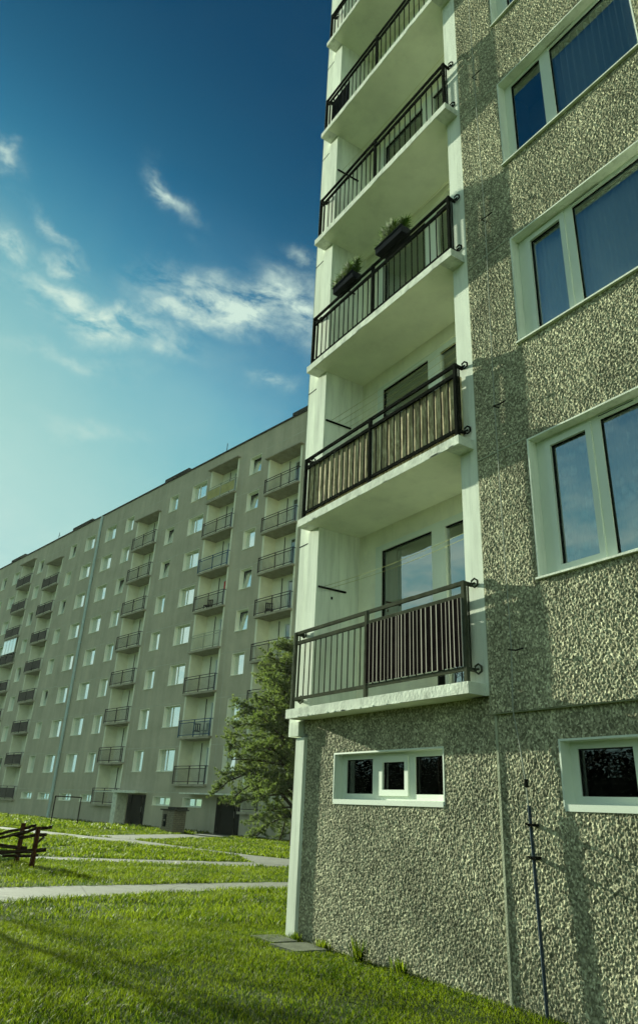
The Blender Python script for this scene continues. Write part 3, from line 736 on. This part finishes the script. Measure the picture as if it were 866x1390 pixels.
# balcony belongings on the far block
def fw(s, q, z): return FO+DD*s+NN*q+Vector((0, 0, z))
def balcony_chair(s, z, label, m):
    c = tag(empty('garden_chair', tuple(fw(s, -.35, z)), R(9.25+random.uniform(-60, 60))), label, 'chair', 'garden chairs on the far balconies')
    mb = MB(); mb.box(-.24, .24, -.22, .22, .40, .44); mb.build('seat', m, c)
    mb = MB()
    for i in range(4): mb.box(-.22+i*.125, -.15+i*.125, .2, .23, .45, .86)
    mb.box(-.24, .24, .2, .235, .86, .92); mb.build('backrest', m, c)
    for x in (-.22, .22):
        for y in (-.2, .2):
            mb = MB(); mb.box(x-.02, x+.02, y-.02, y+.02, 0, .4); mb.build('leg', m, c)
balcony_chair(42.3, 2.54+2.8*1+.13, 'dark garden chair left of the pale one on the second-floor blue-railed balcony', M_rdark)
balcony_chair(41.4, 2.54+2.8*1+.13, 'pale plastic garden chair right of the dark one on the blue-railed balcony', M_rwhite)
balcony_chair(42.6, 2.54+2.8*4+.13, 'brown chair on the middle-floor balcony of the far block', M_post)
balcony_chair(35.6, 1.137+2.8*4+.13, 'black chair on the dark railed balcony nearest the pine', M_rdark)
tw = tag(empty('towel', tuple(fw(40.55, -.2, 2.54+2.8*4+1.35))), 'small red towel hanging above a far balcony railing', 'towel')
mb = MB(); mb.box(-.16, .16, -.008, .008, 0, .55); mb.box(-.17, .17, -.012, .012, .55, .57); mb.build('cloth', M_redp, tw)

# entrance kiosk
kb = tag(empty('brick_kiosk', (-37.55, 12.75, 0), R(9.25)), 'low brick bin housing with dark flat roof before the far block', 'bin housing')
M_brick = mat('pale_brick', (.22, .20, .15), .9, .35, 12, .6, 30)
mb = MB(); mb.box(-.62, .62, -.4, .4, 0, 1.15); 
for i in range(11): mb.box(-.625, .625, -.405, .405, .1+i*.1, .108+i*.1, 1)
mb.build('wall', [M_brick, M_farroof], kb)
mb = MB(); mb.box(-.75, .75, -.5, .5, 1.15, 1.22); mb.box(-.1, .72, -.4, .4, 1.22, 1.34); mb.build('roof', M_farroof, kb)
mb = MB(); mb.box(-.45, -.15, -.43, -.406, .3, .95); k_ = mb.build('door', M_dark, kb); mb = MB(); mb.box(-.33, -.27, -.44, -.43, .6, .68); mb.build('notice', M_rwhite, k_)

# carpet frame on the far lawn
cf = tag(empty('carpet_frame', (-41.75, 7.77, 0)), 'thin rusty steel frame for beating carpets on the far lawn', 'steel frame')
p0, p1 = Vector((.71, -.96, 0)), Vector((-.71, .96, 0))
for p in (p0, p1):
    mb = MB(); mb.tube([p, p+Vector((0, 0, 1.6))], .035, 6); mb.build('post', M_rail_w, cf)
mb = MB(); mb.tube([p0+Vector((0, 0, 1.6)), p1+Vector((0, 0, 1.6))], .035, 6); mb.build('crossbar', M_rail_w, cf)

# ================================================================ GROUND
def ground_mat():
    m, nt, b = new_mat('lawn_ground'); L = nt.links; tc = N(nt, 'ShaderNodeTexCoord')
    n1 = N(nt, 'ShaderNodeTexNoise', Scale=1.1, Detail=9.0, Roughness=.7); L.new(tc.outputs['Object'], n1.inputs['Vector'])
    n2 = N(nt, 'ShaderNodeTexNoise', Scale=30.0, Detail=6.0, Roughness=.8); L.new(tc.outputs['Object'], n2.inputs['Vector'])
    ad = N(nt, 'ShaderNodeMath', operation='MULTIPLY_ADD'); ad.inputs[1].default_value = .5; L.new(n2.outputs[0], ad.inputs[0])
    h = N(nt, 'ShaderNodeMath', operation='MULTIPLY'); h.inputs[1].default_value = .5; L.new(n1.outputs[0], h.inputs[0]); L.new(h.outputs[0], ad.inputs[2])
    col = ramp(nt, ad.outputs[0], [(.38, (.020, .036, .006)), (.5, (.05, .085, .010)), (.62, (.085, .125, .016))])
    L.new(col, b.inputs['Base Color']); b.inputs['Roughness'].default_value = .95; b.inputs['Specular IOR Level'].default_value = .1
    bp = N(nt, 'ShaderNodeBump', Strength=1.0, Distance=.06); L.new(n2.outputs[0], bp.inputs['Height']); L.new(bp.outputs[0], b.inputs['Normal'])
    return m
mb = MB(); mb.quad((-900, -900, -.004), (900, -900, -.004), (900, 900, -.004), (-900, 900, -.004))
tag(mb.build('ground', ground_mat()), 'green lawn ground stretching away to the far block', 'ground', kind='structure')
def path_mat():
    m, nt, b = new_mat('path_asphalt'); L = nt.links; tc = N(nt, 'ShaderNodeTexCoord')
    n1 = N(nt, 'ShaderNodeTexNoise', Scale=1.6, Detail=9.0, Roughness=.7); L.new(tc.outputs['Object'], n1.inputs['Vector'])
    n2 = N(nt, 'ShaderNodeTexNoise', Scale=120.0, Detail=3.0); L.new(tc.outputs['Object'], n2.inputs['Vector'])
    vo = N(nt, 'ShaderNodeTexVoronoi', Scale=.55, feature='DISTANCE_TO_EDGE'); L.new(tc.outputs['Object'], vo.inputs['Vector'])
    cr = ramp(nt, vo.outputs['Distance'], [(.0, (.35, .35, .3)), (.012, (1, 1, 1))])
    col = ramp(nt, n1.outputs[0], [(.3, (.075, .085, .065)), (.7, (.135, .15, .12))])
    mx = N(nt, 'ShaderNodeMix', data_type='RGBA', blend_type='MULTIPLY'); mx.inputs[0].default_value = 1
    L.new(col, mx.inputs[6]); L.new(cr, mx.inputs[7]); L.new(mx.outputs[2], b.inputs['Base Color'])
    b.inputs['Roughness'].default_value = .8
    bp = N(nt, 'ShaderNodeBump', Strength=.5, Distance=.008); L.new(n2.outputs[0], bp.inputs['Height']); L.new(bp.outputs[0], b.inputs['Normal'])
    return m
M_path = path_mat()
P1t = [(-9.3, -9), (-9.75, -2.17), (-9.87, -.44), (-10.15, 1.64), (-10.32, 4.03), (-10.7, 13)]
P1b = [(-7.1, -9), (-7.72, -2.58), (-7.99, -1.86), (-8.51, -.15), (-8.91, 1.7), (-9.04, 3.25), (-9.3, 13)]
P2t = [(-19.2, -6), (-17.75, -.11), (-17.2, .47), (-16.4, 3.78), (-15.85, 6.4), (-16.4, 8)]
P2b = [(-17.6, -6), (-16.7, -.29), (-15.9, 1.4), (-15.01, 3.2), (-14.26, 6.4), (-14.1, 8)]
P3t = [(-80, -5.2), (-38.69, 3.63), (-34.58, 4.85), (-30.26, 5.85), (-27.93, 6.95), (-22.86, 7.32), (-19.01, 7.85), (-17.45, 8.31), (-16.5, 10), (-16.3, 15)]
P3b = [(-80, -6.8), (-34.85, 2.9), (-30.59, 4.1), (-24.43, 5.75), (-21.3, 6.62), (-18.55, 7.1), (-16.04, 6.24), (-14.2, 7), (-13.9, 15)]
P4 = [(-31.2, 5.9), (-27.9, 6.9), (-34.6, 15.9), (-37.4, 15.3)]
def jag(poly, amp=.05, step=.25):
    out = []
    for (a, b), (c, d) in zip(poly[:-1], poly[1:]):
        n = max(1, int(min(math.hypot(c-a, d-b), 20)/step))
        for i in range(n):
            t = i/n; out.append((a+(c-a)*t+random.uniform(-amp, amp), b+(d-b)*t+random.uniform(-amp, amp)))
    out.append(poly[-1]); return out
paths = []
for nm, t_, b_, z in (('path', P1t, P1b, 0.0), ('path', P2t, P2b, .004), ('path', P3t, P3b, .008)):
    J = jag(t_), jag(b_)
    poly = J[0]+J[1][::-1]; paths.append(poly)
    o = mesh_obj(nm, [(x, y, z) for x, y in poly], [tuple(range(len(poly)))[::-1]], M_path)
    tag(o, {0.0: 'wide grey asphalt path nearest the camera', .004: 'narrow grey path crossing the lawn beyond the fence', .008: 'grey path curving across the lawn before the far block'}[z], 'path', kind='structure')
J4 = jag(P4+[P4[0]]); paths.append(J4)
tag(mesh_obj('path', [(x, y, .012) for x, y in J4], [tuple(range(len(J4)))], M_path), 'short path leading to the dark entrance of the far block', 'path', kind='structure')
for o in [o for o in COL.objects if o.name.startswith('path')]:
    if o.data.polygons[0].normal.z < 0:
        o.data.flip_normals()

def inside(px, py, poly):
    r = np.zeros(px.shape, bool); n = len(poly); j = n-1
    for i in range(n):
        xi, yi = poly[i]; xj, yj = poly[j]
        c = ((yi > py) != (yj > py)) & (px < (xj-xi)*(py-yi)/((yj-yi) if yj != yi else 1e-9)+xi); r ^= c; j = i
    return r
def vnoise(x, y, s, seed):
    ix, iy = np.floor(x/s).astype(np.int64), np.floor(y/s).astype(np.int64); fx, fy = x/s-ix, y/s-iy
    def h(a, b):
        q = (a*374761393+b*668265263+seed*974711) & 0x7fffffff; q = ((q ^ (q >> 13))*1274126177) & 0x7fffffff
        return ((q >> 8) & 1023)/1023
    fx, fy = fx*fx*(3-2*fx), fy*fy*(3-2*fy)
    return (h(ix, iy)*(1-fx)+h(ix+1, iy)*fx)*(1-fy)+(h(ix, iy+1)*(1-fx)+h(ix+1, iy+1)*fx)*fy
# grass blades: denser and finer near the camera
fwd2 = np.array([FWD.x, FWD.y]); fwd2 /= np.linalg.norm(fwd2); right2 = np.array([fwd2[1], -fwd2[0]])
def blades(n, d0, d1, hmin, hmax, wd, seed, lo=-34, hi=22):
    g = np.random.default_rng(seed)
    d = np.sqrt(g.random(n)*(d1*d1-d0*d0)+d0*d0); an = np.radians(g.uniform(lo, hi, n))
    px = CAM.x+d*(np.cos(an)*fwd2[0]+np.sin(an)*right2[0]); py = CAM.y+d*(np.cos(an)*fwd2[1]+np.sin(an)*right2[1])
    k = np.ones(n, bool)
    for p in paths: k &= ~inside(px, py, p)
    k &= ~((px > -3.7) & (py > .03))
    fr = (px-FO.x)*NN.x+(py-FO.y)*NN.y
    k &= fr > .05
    dn = vnoise(px, py, .6, 3)*.6+vnoise(px, py, 2.2, 5)*.4
    k &= g.random(n) < .15+1.2*dn
    px, py, dn = px[k], py[k], dn[k]; n = len(px)
    a = g.random(n)*6.283; hgt = g.uniform(hmin, hmax, n)*(.35+1.1*dn); ln = g.uniform(.2, 1.5, n)*hgt; la = g.random(n)*6.283
    wx, wy = np.cos(a)*wd*.5, np.sin(a)*wd*.5
    z = np.zeros(n)
    V = np.stack([np.stack([px-wx, py-wy, z-.004], -1), np.stack([px+wx, py+wy, z-.004], -1),
                  np.stack([px+wx*.7+np.cos(la)*ln*.35, py+wy*.7+np.sin(la)*ln*.35, hgt*.6], -1), np.stack([px-wx*.7+np.cos(la)*ln*.35, py-wy*.7+np.sin(la)*ln*.35, hgt*.6], -1),
                  np.stack([px+np.cos(la)*ln, py+np.sin(la)*ln, hgt], -1)], 1)
    return V
B = [blades(90000, 46, 95, .10, .22, .09, 4, -40, -4), blades(260000, 4.5, 11.5, .018, .048, .0065, 1), blades(150000, 11.5, 22, .04, .09, .013, 2), blades(150000, 22, 48, .05, .11, .035, 3, -36, 4)]
V = np.concatenate(B); n = len(V); base = np.arange(n)*5
loops = np.concatenate([np.stack([base, base+1, base+2, base+3], -1), np.stack([base+3, base+2, base+4], -1)], -1).ravel().astype(np.int32)
me = bpy.data.meshes.new('grass'); me.vertices.add(n*5); me.vertices.foreach_set('co', V.reshape(-1).astype(np.float32))
me.loops.add(len(loops)); me.loops.foreach_set('vertex_index', loops)
ls = np.stack([np.arange(n)*7, np.arange(n)*7+4], -1).ravel().astype(np.int32); lt = np.tile([4, 3], n).astype(np.int32)
me.polygons.add(2*n); me.polygons.foreach_set('loop_start', ls); me.polygons.foreach_set('loop_total', lt); me.update(calc_edges=True)
me.materials.append(M_grass); go = bpy.data.objects.new('grass', me); COL.objects.link(go)
tag(go, 'short sunlit green grass covering the lawn', 'grass', kind='stuff')

# weeds at the foot of the wall
def weed(x, y, label, n=60, h=.22, grp='weeds at the foot of the wall'):
    f = MB()
    for i in range(n):
        a = random.uniform(0, 6.28); r = random.uniform(0, .1); l = random.uniform(.4, 1)*h; ln_ = random.uniform(.1, .6)*l
        b0 = Vector((x+r*math.cos(a), min(y+r*math.sin(a), .03), 0)); d = Vector((math.cos(a)*ln_, -abs(math.sin(a)*ln_), l)); sd_ = Vector((math.sin(a), -math.cos(a), 0))*.006
        f.v += [tuple(b0-sd_), tuple(b0+sd_), tuple(b0+d*.6+sd_), tuple(b0+d*.6-sd_), tuple(b0+d)]; q = len(f.v)
        f.f += [(q-5, q-4, q-3, q-2), (q-2, q-3, q-1)]; f.m += [0, 0]
    o = f.build('weed', M_grass); tag(o, label, 'weed', grp)
for i, (x, h, lb) in enumerate([(-2.05, .24, 'tall tuft of grass at the wall foot below the basement window'), (-2.75, .13, 'low tuft of grass at the wall foot left of the tall one'), (-1.35, .17, 'small tuft of grass at the wall foot right of the tall one'), (-3.35, .12, 'short tuft of grass beside the white corner strip')]):
    weed(x, -.04, lb, 70, h)
for i, (x0, y0, x1, y1, lb) in enumerate([(-3.75, -.46, -3.2, -.12, 'broken paving slab furthest left at the wall corner'), (-3.15, -.52, -2.6, -.1, 'cracked paving slab beside the wall under the weeds')]):
    mb = MB(); mb.v = [(x0, y0, 0), (x1-.06, y0+.04, 0), (x1, y1, 0), (x0+.03, y1+.05, 0), (x0, y0, .035), (x1-.06, y0+.04, .03), (x1, y1, .04), (x0+.03, y1+.05, .035)]
    mb.f = [(4, 5, 6, 7), (0, 1, 5, 4), (1, 2, 6, 5), (2, 3, 7, 6), (3, 0, 4, 7)]; mb.m = [0]*5
    tag(mb.build('paving_slab', M_slabpath), lb, 'paving slab', 'loose paving slabs at the wall corner')

lt = MB(); lt.v = [(0, 0, .03), (.3, .05, .05), (.33, .24, .11), (.05, .2, .06), (.02, .02, .025), (.3, .07, .045), (.32, .23, .1), (.06, .18, .05)]
lt.f = [(0, 1, 2, 3), (7, 6, 5, 4), (0, 4, 5, 1), (1, 5, 6, 2), (2, 6, 7, 3), (3, 7, 4, 0)]; lt.m = [0]*6
lo_ = lt.build('paper_scrap', M_reveal); lo_.location = (-27.4, 4.4, .01); tag(lo_, 'scrap of white paper lying on the lawn between the paths', 'litter')
# ================================================================ FENCE AND BUSH
fe = tag(empty('rail_fence', (-14.9, -.6, 0)), 'low rustic wooden fence of dark round rails and brown posts', 'fence')
def wob(a, b, n=7, s=.02):
    a, b = Vector(a), Vector(b); return [a.lerp(b, i/n)+Vector((random.uniform(-s, s), random.uniform(-s, s), random.uniform(-s, s)))*(1 if 0 < i < n else .3) for i in range(n+1)]
F0 = Vector((-14.9, -.6, 0))
for (x, y, h, lean) in ((-13.92, -.655, .83, .0), (-15.09, -.733, .87, .0), (-14.55, -3.1, .84, 0), (-15.7, -3.2, .86, 0)):
    mb = MB(); p = Vector((x, y, 0))-F0; mb.tube([p+Vector((0, 0, -.05)), p+Vector((lean, lean, h*.5)), p+Vector((lean*1.6, lean*1.6, h))], [.062, .056, .058], 9); mb.build('post', M_post, fe)
for pts, r_ in (([(-13.85, -.36, .83), (-13.95, -.66, .80), (-14.02, -.95, .70), (-14.11, -1.42, .57), (-14.5, -3.2, .62)], .032), ([(-14.98, -.45, .83), (-15.05, -.60, .79), (-15.2, -1.2, .62), (-15.6, -3.3, .70)], .032),
               ([(-13.86, -.46, .69), (-13.99, -.74, .64), (-14.05, -.98, .60), (-14.1, -1.15, .66)], .036), ([(-13.88, -.50, .63), (-13.92, -.62, .50)], .022),
               ([(-15.05, -.55, .33), (-15.2, -1.16, .36), (-15.65, -3.3, .40)], .040), ([(-13.86, -.40, .36), (-14.1, -1.36, .27), (-14.5, -3.2, .30)], .040), ([(-13.9, -.55, .24), (-14.1, -1.3, .21)], .03)):
    mb = MB(); q_ = []
    for a_, b_ in zip(pts[:-1], pts[1:]): q_ += [Vector(a_).lerp(Vector(b_), t)+Vector((0, 0, random.uniform(-.012, .012))) for t in (0, .33, .66)]
    q_.append(Vector(pts[-1])); mb.tube([p-F0 for p in q_], [r_*random.uniform(.85, 1.2) for _ in q_], 8); mb.build('rail', M_rail_w, fe)
bu = tag(empty('shrub', (-15.6, -1.15, 0)), 'low leafy shrub growing under the wooden fence', 'shrub')
f = MB()
for i in range(1500):
    a = random.uniform(0, 6.28); r = math.sqrt(random.random())*.75; z = random.random()**1.3*.30*(1-.5*r)
    p = Vector((r*math.cos(a), r*.8*math.sin(a), .02+z)); t1 = Vector((random.gauss(0, 1), random.gauss(0, 1), random.gauss(0, .5))).normalized(); t2 = t1.cross(Vector((random.random(), random.random(), 1))).normalized()
    l = random.uniform(.03, .07); q = len(f.v); f.v += [tuple(p), tuple(p+t1*l*.5+t2*l*.35), tuple(p+t1*l), tuple(p+t1*l*.5-t2*l*.35)]; f.f.append((q, q+1, q+2, q+3)); f.m.append(0)
f.build('foliage', M_bush, bu)

# ================================================================ TREES
def pine(loc, h, label):
    t = tag(empty('pine_tree', loc), label, 'tree')
    g = random.Random(5); tr_ = MB(); tr_.tube([(0, 0, -.1), (.1, 0, h*.3), (-.05, .1, h*.6), (.05, 0, h)], [.2, .16, .10, .03], 9)
    br = MB(); fo_v = []; 
    V = []
    nb_ = 120
    for i in range(nb_):
        z0 = h*(.13+.83*i/nb_); a = i*2.4+g.uniform(-.4, .4)
        frac = (z0/h)
        L_ = (4.1*(1-frac)**.55+.6)*g.uniform(.4, 1.12)
        if i < 10: L_ *= 1.05
        d = Vector((math.cos(a), math.sin(a), 0)); pts = []
        rise = g.uniform(-.05, 1.1); droop = g.uniform(.0, .4) if frac < .35 else g.uniform(-.2, .15)
        for j in range(7):
            s_ = j/6; pts.append(Vector((0, 0, z0))+d*L_*s_+Vector((g.uniform(-.06, .06), g.uniform(-.06, .06), L_*(rise*s_-(rise*.6+droop)*s_*s_))))
        br.tube(pts, [.05*(1-j/7.5)*(L_/3)+.008 for j in range(7)], 5)
        # twigs with needle tufts
        for j in range(int(17*L_)):
            s_ = g.uniform(.22, 1.0); k = min(int(s_*6), 5); p = pts[k].lerp(pts[k+1], s_*6-k)
            ta = a+g.choice((-1, 1))*g.uniform(.3, 1.3); tl = g.uniform(.25, .8)*(1.15-s_*.5)
            td = Vector((math.cos(ta), math.sin(ta), g.uniform(-.5, 1.1))).normalized()
            q = p+td*tl; br.tube([p, q], [.010, .005], 3, cap=False)
            for m_ in range(3):
                c = p.lerp(q, .45+.3*m_)+Vector((g.uniform(-.05, .05),)*3)
                for _ in range(30):
                    nd = (td*.8+Vector((g.gauss(0, .55), g.gauss(0, .55), g.gauss(.1, .5)))).normalized(); l = g.uniform(.07, .17)
                    sd_ = nd.cross(Vector((g.random()-.5, g.random()-.5, g.random()-.5))).normalized()*.013
                    V += [c-sd_, c+sd_, c+nd*l]
    tr_.build('trunk', M_bark, t); br.build('branch', M_bark, t)
    co = np.array([tuple(v) for v in V], np.float32); n = len(co)//3
    me = bpy.data.meshes.new('crown'); me.vertices.add(len(co)); me.vertices.foreach_set('co', co.ravel()); me.loops.add(len(co)); me.loops.foreach_set('vertex_index', np.arange(len(co), dtype=np.int32))
    me.polygons.add(n); me.polygons.foreach_set('loop_start', np.arange(0, 3*n, 3, dtype=np.int32)); me.polygons.foreach_set('loop_total', np.full(n, 3, np.int32)); me.update(calc_edges=True)
    me.materials.append(M_pine); o = bpy.data.objects.new('crown', me); COL.objects.link(o); o.parent = t
    return t
pine((-24.9, 13.1, 0), 8.9, 'tall bushy pine tree before the far block beside the near corner')

def bare_tree(loc, h, r, label, seed, lean=0):
    t = tag(empty('bare_tree', loc), label, 'tree', 'bare trees around the lawn outside the picture')
    g = random.Random(seed); tm = MB(); bm_ = MB()
    tm.tube([(0, 0, -.1), (.02, .02, h*.35), (.05+lean*.5, -.03, h*.7), (lean, 0, h)], [r, r*.86, r*.62, r*.2], 9)
    def grow(p, d, l, rad, lv):
        pts = [p]; dd_ = d.copy()
        for i in range(4):
            dd_ = (dd_+Vector((g.gauss(0, .14), g.gauss(0, .14), g.gauss(.05, .1)))).normalized(); pts.append(pts[-1]+dd_*l/4)
        bm_.tube(pts, [rad*(1-i*.17) for i in range(5)], 5 if lv else 6, cap=False)
        if lv < 3:
            for i in range(4 if lv < 2 else 5):
                q = pts[g.randint(1, 4)]; nd = (dd_+Vector((g.gauss(0, .75), g.gauss(0, .75), g.gauss(.1, .4)))).normalized(); grow(q, nd, l*g.uniform(.45, .7), rad*.45, lv+1)
    for i in range(10):
        a = g.uniform(0, 6.28); z = h*g.uniform(.4, .95)
        grow(Vector((.04, 0, z)), Vector((math.cos(a), math.sin(a), g.uniform(.3, 1))).normalized(), h*.32, r*.35, 0)
    tm.build('trunk', M_bark, t); bm_.build('branch', M_bark, t); return t
bare_tree((-24, -6.0, 0), 6.8, .10, 'slender bare tree standing far left of the wooden fence', 1)
for i, (x, y, h) in enumerate([(-17, -22, 7.5), (-13.5, -25, 8), (-9.5, -22, 7), (-6, -26, 8), (-21, -18, 7.5), (-2.5, -24, 7)]):
    bare_tree((x, y, 0), h, .2, ['bare tree behind the camera, reflected in the low window by the corner', 'taller bare tree behind the camera', 'short bare tree behind the camera', 'spreading bare tree behind the camera', 'bare tree behind the camera, farthest to the left', 'bare tree behind the camera, farthest to the right'][i], 20+i)
M_hedge = mat('dark_hedge_leaf', (.008, .012, .005), .95, .3, 3)
hg = tag(empty('hedge', (-12, -30, 0)), 'added tall dark hedge behind the camera that darkens the low window reflections', 'hedge')  # added out of view to keep the basement panes dark
f = MB(); g = random.Random(9)
for i in range(60000):
    p = Vector((g.uniform(-48, 30), g.uniform(-1, 1), (g.random()**.7)*5.2)); l = .26
    t1 = Vector((g.gauss(0, 1), g.gauss(0, 1), g.gauss(0, 1))).normalized(); t2 = t1.cross(Vector((0, 0, 1))).normalized(); q = len(f.v)
    f.v += [tuple(p), tuple(p+t1*l*.5+t2*l*.4), tuple(p+t1*l), tuple(p+t1*l*.5-t2*l*.4)]; f.f.append((q, q+1, q+2, q+3)); f.m.append(0)
f.build('foliage', M_hedge, hg); core = MB()
for i in range(39): core.box(-48+2*i, -46.02+2*i, -.75, .75, 0, 3.9+.5*math.sin(i*1.9)+.3*math.sin(i*.7))
core.build('dark_core', M_hedge, hg)  # solid dark boxes added so no bright gaps reflect

# ---------------------------------------------------------------- light haze in the air
hm = bpy.data.materials.new('air_haze'); hm.use_nodes = True; hn = hm.node_tree; hn.nodes.clear()
ho = N(hn, 'ShaderNodeOutputMaterial'); pv = N(hn, 'ShaderNodeVolumePrincipled'); pv.inputs['Color'].default_value = (.80, .92, .82, 1)
pv.inputs['Density'].default_value = .00015; pv.inputs['Anisotropy'].default_value = .25; hn.links.new(pv.outputs[0], ho.inputs['Volume'])
mb = MB(); mb.box(-125, 40, -48, 60, -1, 28.5); tag(mb.build('haze', hm), 'thin bright haze in the evening air', 'haze', kind='stuff')

# ---------------------------------------------------------------- colour management
vs = sc.view_settings; vs.view_transform = 'Standard'; vs.look = 'None'; vs.exposure = 1.52; vs.gamma = 1
sc.cycles.max_bounces = 7; sc.cycles.transparent_max_bounces = 8
try: sc.cycles.use_denoising = True
except Exception: pass
